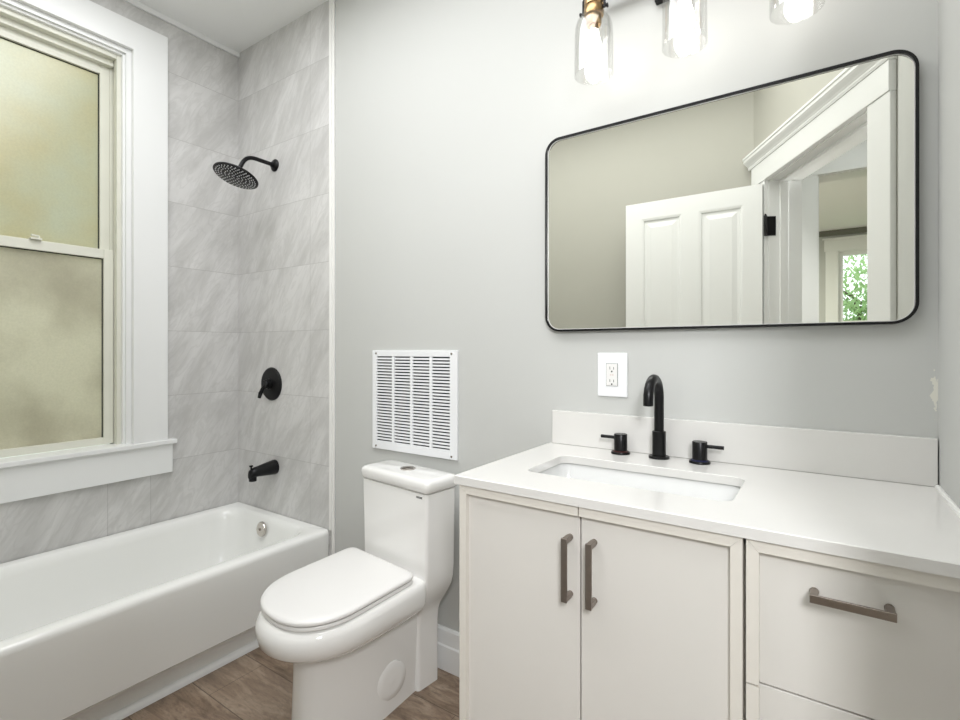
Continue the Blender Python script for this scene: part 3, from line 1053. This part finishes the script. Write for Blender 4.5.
# ================================================================ vanity cabinet
VC = thing('vanity_cabinet', 'off-white shaker vanity cabinet with two doors and drawers under the sink', 'cabinet', (2.29, -0.25, 0))
CX0, CX1, CF, CZ1 = 1.830, 2.750, -0.490, 0.866
bm = B()
box(bm, CX0, CX0 + 0.018, CF, -0.018, 0.0, CZ1)
box(bm, CX1 - 0.018, CX1, CF, -0.018, 0.0, CZ1)
box(bm, 2.425, 2.443, CF, -0.018, 0.09, CZ1)
box(bm, CX0 + 0.018, CX1 - 0.018, CF, -0.018, 0.09, 0.108)
box(bm, CX0 + 0.018, CX1 - 0.018, -0.026, -0.018, 0.108, CZ1)
box(bm, CX0 + 0.018, CX1 - 0.018, -0.42, -0.405, 0.0, 0.09)
box(bm, CX0 + 0.018, CX1 - 0.018, CF, CF + 0.018, CZ1 - 0.02, CZ1)
obj('cabinet_body', bm, 'cab', VC, bevel=0.001)
STRIP, PY, SY = 0.019, CF - 0.014, CF - 0.026


def front(name, x0, x1, z0, z1, left, right, top, bottom, label=None):
    """A slab front with raised, mitred edge mouldings on some of its sides."""
    s = obj(name, box(B(), x0, x1, PY, CF, z0, z1), 'cab', VC, bevel=0.001, label=label)

    def strip(a, b, c, d):
        bm = B()
        lo = [bm.verts.new((p[0], PY, p[1])) for p in (a, b, c, d)]
        hi = [bm.verts.new((p[0], SY, p[1])) for p in (a, b, c, d)]
        bm.faces.new(hi)
        bm.faces.new(lo[::-1])
        for i in range(4):
            bm.faces.new((lo[i], lo[(i + 1) % 4], hi[(i + 1) % 4], hi[i]))
        obj('edge_moulding', bm, 'cabtrim', s)
    t_, g_ = STRIP, 0.0004
    if left:
        strip((x0, z0), (x0 + t_, z0 + (t_ if bottom else 0)), (x0 + t_, z1 - (t_ if top else 0) - g_), (x0, z1 - g_))
    if right:
        strip((x1, z0), (x1, z1 - g_), (x1 - t_, z1 - (t_ if top else 0) - g_), (x1 - t_, z0 + (t_ if bottom else 0)))
    if top:
        strip((x0 + (0 if left else 0), z1), (x0 + (t_ if left else 0), z1 - t_), (x1 - (t_ if right else 0), z1 - t_), (x1, z1))
    if bottom:
        strip((x0, z0), (x1, z0), (x1 - (t_ if right else 0), z0 + t_), (x0 + (t_ if left else 0), z0 + t_))
    return s


DZ0, DZ1 = 0.112, 0.8645
dr1 = front('cabinet_door', 1.8305, 2.1305, DZ0, DZ1, True, False, True, True)
dr2 = front('cabinet_door', 2.1335, 2.431, DZ0, DZ1, False, True, True, True)
w3 = 0.620
dw1 = front('drawer', 2.4365, 2.7425, w3 + 0.0015, DZ1, True, True, True, False)
dw2 = front('drawer', 2.4365, 2.7425, 0.368, w3 - 0.0015, True, True, False, False)
dw3 = front('drawer', 2.4365, 2.7425, DZ0, 0.365, True, True, False, True)


def pull(parent, p, q):
    """Flat bar pull between p and q (x, z), on two round posts."""
    bm = B()
    y0, y1 = PY - 0.034, PY - 0.029
    hw = 0.0064
    if abs(p[0] - q[0]) < 1e-6:
        box(bm, p[0] - hw, p[0] + hw, y0, y1, min(p[1], q[1]), max(p[1], q[1]))
        ends = [(p[0], max(p[1], q[1]) - 0.006), (p[0], min(p[1], q[1]) + 0.006)]
    else:
        box(bm, p[0], q[0], y0, y1, p[1] - hw, p[1] + hw)
        ends = [(p[0] + 0.006, p[1]), (q[0] - 0.006, p[1])]
    for x, z in ends:
        box(bm, x - 0.0055, x + 0.0055, y1, PY - 0.004, z - 0.0055, z + 0.0055)
        lathe(bm, [(0.0066, 0), (0.0066, 0.003), (0.0055, 0.005)], axis_mat((x, PY, z), (0, -1, 0)), 16)
    return obj('bar_pull', bm, 'nickel', parent, bevel=0.0008, label='brushed nickel bar pull')


pull(dr1, (2.1095, 0.802), (2.1095, 0.672))
pull(dr2, (2.1620, 0.802), (2.1620, 0.672))
pull(dw1, (2.527, 0.797), (2.633, 0.797))
pull(dw2, (2.527, 0.545), (2.633, 0.545))
pull(dw3, (2.527, 0.300), (2.633, 0.300))

# ================================================================ countertop with sink cut-out
CT = thing('countertop', 'white quartz countertop with low backsplash on the vanity', 'countertop', (2.29, -0.26, 0.866))
KX0, KX1, KY0, KY1, KZ0, KZ1 = 1.819, 2.7515, -0.5215, -0.0005, 0.8665, 0.887
QX0, QX1, QY0, QY1 = 1.936, 2.397, -0.390, -0.165
bm = B()
inner = rrect(QX0, QX1, QY0, QY1, 0.028, 8)
ni = len(inner)
outer = []
# outer points: project each inner point radially to the rectangle, snapping corners
cxq, cyq = (QX0 + QX1) / 2, (QY0 + QY1) / 2


def outpt(p):
    dx, dy = p[0] - cxq, p[1] - cyq
    sx = ((KX1 - cxq) / dx if dx > 0 else (KX0 - cxq) / dx) if abs(dx) > 1e-9 else 1e9
    sy = ((KY1 - cyq) / dy if dy > 0 else (KY0 - cyq) / dy) if abs(dy) > 1e-9 else 1e9
    s = min(sx, sy)
    return [cxq + dx * s, cyq + dy * s]


outer = [outpt(p) for p in inner]
for c in ((KX1, KY1), (KX0, KY1), (KX0, KY0), (KX1, KY0)):
    i = min(range(ni), key=lambda k: (outer[k][0] - c[0]) ** 2 + (outer[k][1] - c[1]) ** 2)
    outer[i] = list(c)
e_ = 0.0015
ins = [(min(max(x, KX0 + e_), KX1 - e_), min(max(y, KY0 + e_), KY1 - e_)) for x, y in outer]
rings = [
    [(x, y, KZ0) for x, y in inner],
    [(x, y, KZ1 - 0.001) for x, y in inner],
    [(x, y, KZ1) for x, y in rrect(QX0 - 0.001, QX1 + 0.001, QY0 - 0.001, QY1 + 0.001, 0.029, 8)],
    [(x, y, KZ1) for x, y in ins],
    [(x, y, KZ1 - e_) for x, y in outer],
    [(x, y, KZ0) for x, y in outer],
    [(x, y, KZ0) for x, y in inner],
]
loft(bm, rings, False, False)
bmesh.ops.remove_doubles(bm, verts=bm.verts, dist=1e-6)
obj('counter_slab', bm, 'quartz', CT, smooth=30)
obj('backsplash', box(B(), 1.829, 2.7505, -0.0175, -0.0005, KZ1, 0.992), 'quartz', CT, bevel=0.0012)
bm = B()
tube(bm, [(1.829, -0.018, KZ1 + 0.0003), (2.744, -0.018, KZ1 + 0.0003)], 0.0012, 8)
obj('caulk_line', bm, plain('grey_sealant', (0.33, 0.32, 0.30), 0.5), CT)
bm = B()
tube(bm, [(2.750, KY0 + 0.02, KZ1 + 0.001), (2.750, -0.02, KZ1 + 0.001)], 0.0055, 8)
obj('caulk_bead', bm, 'vinyl', CT, smooth=60, label='white caulk bead at the wall')

# undermount sink
sk = thing('sink', 'white rectangular undermount sink set in the quartz countertop', 'sink', (cxq, cyq, 0.72))
bm = B()
rings = []
for ins_, z, r in ((-0.022, 0.8655, 0.04), (-0.022, 0.852, 0.04), (-0.012, 0.846, 0.04), (-0.012, 0.72, 0.05), (0.05, 0.705, 0.05), (0.06, 0.722, 0.05), (0.04, 0.7285, 0.045), (0.016, 0.745, 0.04), (0.004, 0.79, 0.036), (-0.004, 0.860, 0.032), (-0.008, 0.8655, 0.032), (-0.022, 0.8655, 0.04)):
    rings.append([(x, y, z) for x, y in rrect(QX0 + ins_, QX1 - ins_, QY0 + ins_, QY1 - ins_, r, 8)])
# body: outside down, then a separate inside
loft(bm, rings[:5], False, True)
loft(bm, rings[5:], True, False)
bmesh.ops.remove_doubles(bm, verts=bm.verts, dist=1e-6)
obj('sink_basin', bm, 'sinkware', sk, smooth=50)
obj('sink_drain', lathe(B(), [(0.022, 0), (0.022, 0.003), (0.014, 0.004), (0.0005, 0.003)], axis_mat((cxq, cyq, 0.7225), (0, 0, 1)), 24), 'black', sk, smooth=40)

# ================================================================ faucet
fc = thing('bathroom_faucet', 'matte black gooseneck faucet with two side valves behind the sink', 'faucet', (2.172, -0.052, KZ1))
bm = B()
fx_, fy_ = 2.171, -0.052
lathe(bm, [(0.0275, 0), (0.0275, 0.005), (0.0265, 0.006), (0.018, 0.0062)], axis_mat((fx_, fy_, KZ1), (0, 0, 1)), 32)
lathe(bm, [(0.0180, 0.006), (0.0180, 0.073), (0.0172, 0.074), (0.013, 0.074)], axis_mat((fx_, fy_, KZ1), (0, 0, 1)), 32)
obj('faucet_base', bm, 'black', fc, smooth=35)
R_ = 0.052
pts = [(fx_, fy_, KZ1 + 0.07), (fx_, fy_, 1.052)]
for k in range(13):
    a = PI * k / 12
    pts.append((fx_, fy_ - R_ + R_ * math.cos(a), 1.055 + R_ * math.sin(a)))
pts.append((fx_, fy_ - 2 * R_, 1.040))
spo = obj('faucet_spout', tube(B(), pts, 0.0128, 24), 'black', fc, smooth=50)
obj('aerator', lathe(B(), [(0.0095, 0), (0.0095, 0.001), (0.0005, 0.0012)], axis_mat((fx_, fy_ - 2 * R_, 1.0402), (0, 0, -1)), 20), 'dark', spo)
for x, sg, ring in ((2.064, -1, 'red'), (2.276, 1, 'blue')):
    yv = -0.054
    mt = axis_mat((x, yv, KZ1), (0, 0, 1))
    v = obj('faucet_valve', lathe(B(), [(0.0265, 0), (0.0265, 0.0045), (0.0255, 0.006), (0.0185, 0.006), (0.0185, 0.055), (0.0175, 0.0565), (0.0005, 0.0565)], mt, 32), 'black', fc, smooth=35)
    obj('temperature_ring', lathe(B(), [(0.0188, 0.0062), (0.0222, 0.0065), (0.0222, 0.0080), (0.0188, 0.0095)], mt, 32, True, True), ring, v, label='thin %s ring' % ring)
    obj('valve_lever', tube(B(), [(x + sg * 0.012, yv, KZ1 + 0.045), (x + sg * 0.058, yv, KZ1 + 0.045)], 0.0048, 14), 'black', v, smooth=50)

# ================================================================ vanity light
VL = thing('vanity_light', 'black three-lamp wall light with clear glass shades above the mirror', 'wall light', (2.254, 0, 2.20))
bar_z = 2.235
obj('back_plate', box(B(), 2.15, 2.358, -0.022, 0, 2.17, 2.30), 'black', VL, bevel=0.003)
bm = B()
box(bm, 1.985, 2.523, -0.050, -0.030, bar_z - 0.010, bar_z + 0.010)
box(bm, 2.244, 2.264, -0.031, -0.021, bar_z - 0.010, bar_z + 0.010)
obj('light_bar', bm, 'black', VL, bevel=0.002)
LYC = -0.130
for i, x in enumerate((2.013, 2.254, 2.495)):
    c = (x, LYC, 0)
    mt = Matrix.Translation(c)
    bm = B()
    tube(bm, [(x, -0.049, bar_z), (x, LYC + 0.02, bar_z), (x, LYC + 0.006, bar_z - 0.004), (x, LYC, bar_z - 0.014), (x, LYC, 2.195)], 0.006, 12)
    # yoke straddling the cup
    tube(bm, [(x - 0.031, LYC, 2.135), (x - 0.031, LYC, 2.172), (x - 0.024, LYC, 2.186), (x, LYC, 2.192), (x + 0.024, LYC, 2.186), (x + 0.031, LYC, 2.172), (x + 0.031, LYC, 2.135)], 0.0035, 10)
    for s in (-1, 1):
        tube(bm, [(x + s * 0.025, LYC, 2.138), (x + s * 0.040, LYC, 2.138)], 0.0035, 10)
        lathe(bm, [(0.006, 0), (0.006, 0.004), (0.0005, 0.005)], axis_mat((x + s * 0.037, LYC, 2.138), (s, 0, 0)), 12)
    arm_ = obj('lamp_arm', bm, 'black', VL, smooth=50)
    bm = B()
    lathe(bm, [(0.012, 2.190), (0.024, 2.184), (0.026, 2.172), (0.026, 2.150), (0.024, 2.148), (0.027, 2.144), (0.0275, 2.128), (0.027, 2.122), (0.0215, 2.122), (0.0215, 2.10), (0.019, 2.096), (0.019, 2.094), (0.0005, 2.094)], mt, 32)
    cup = obj('lamp_socket', bm, 'brass', VL, smooth=35)
    bm = B()
    # glass shade: shouldered jar, open at the bottom, with wall thickness
    po = [(0.028, 2.124), (0.036, 2.120), (0.046, 2.108), (0.051, 2.092), (0.053, 2.06), (0.054, 1.965), (0.054, 1.956)]
    pi = [(0.0515, 1.956), (0.0515, 2.06), (0.0492, 2.091), (0.0445, 2.106), (0.035, 2.1175), (0.028, 2.1215)]
    lathe(bm, po + pi, mt, 40, False, False)
    obj('lamp_shade', bm, 'shade', VL, smooth=50)
    bm = B()
    lathe(bm, [(0.0005, 1.990), (0.010, 1.991), (0.018, 1.996), (0.0235, 2.005), (0.025, 2.018), (0.0235, 2.032), (0.018, 2.052), (0.0145, 2.068), (0.013, 2.082), (0.0005, 2.082)], mt, 24)
    obj('light_bulb', bm, 'bulb', VL, smooth=60, label='lit bulb')
    obj('bulb_base', lathe(B(), [(0.0135, 2.080), (0.0135, 2.0945), (0.0005, 2.0945)], mt, 20), 'brass', VL)

# ================================================================ outdoors
struct('ground', box(B(), -6, 12, -16, 6, -0.45, -0.40), 'grass')
bm = B()
box(bm, -3.1, -2.9, -6, 5, -0.4, 3.0)
for k in range(24):
    z = -0.3 + k * 0.14
    if z < 2.9:
        box(bm, -2.9, -2.885, -6, 5, z, z + 0.10)
nb = obj('outside_tint_wall', bm, 'siding')  # unseen wall added to block sky light and tint the frosted panes
tag(nb, 'unseen tan sided wall added outside to block and tint light on the frosted window', 'house')


def tree(x, y, h, r, n, label):
    t_ = thing('garden_tree', label, 'tree', (x, y, -0.4))
    bm = B()
    tube(bm, [(x, y, -0.4), (x + 0.05, y, 0.8), (x - 0.05, y, h * 0.6)], [0.09, 0.07, 0.04], 10)
    for k in range(10):
        a = k * 2.4
        z0 = h * (0.25 + 0.04 * k)
        tube(bm, [(x, y, z0), (x + r * 0.5 * math.cos(a), y + r * 0.5 * math.sin(a), z0 + 0.5)], [0.025, 0.008], 6)
    obj('trunk', bm, 'bark', t_, smooth=60)
    bm = B()
    for k in range(n):
        v = Vector((random.gauss(0, 1), random.gauss(0, 1), random.gauss(0, 1))).normalized() * (random.random() ** 0.45)
        p = Vector((x + v.x * r, y + v.y * r, h * 0.58 + v.z * h * 0.48))
        s = random.uniform(0.035, 0.075)
        q = Matrix.Translation(p) @ Matrix.Rotation(random.uniform(0, 6.28), 4, 'Z') @ Matrix.Rotation(random.uniform(-1.2, 1.2), 4, 'X')
        f = [bm.verts.new(q @ Vector(c_)) for c_ in ((-s * 0.45, 0, 0), (0, -s, 0.006), (s * 0.45, 0, 0), (0, s, 0.006))]
        bm.faces.new(f)
    fo = obj('foliage', bm, 'leaf', t_, recalc=False)
    fo['kind'] = 'stuff'
    return t_


tree(3.1, -9.2, 3.2, 1.3, 5200, 'bright green leafy tree seen through the far window')
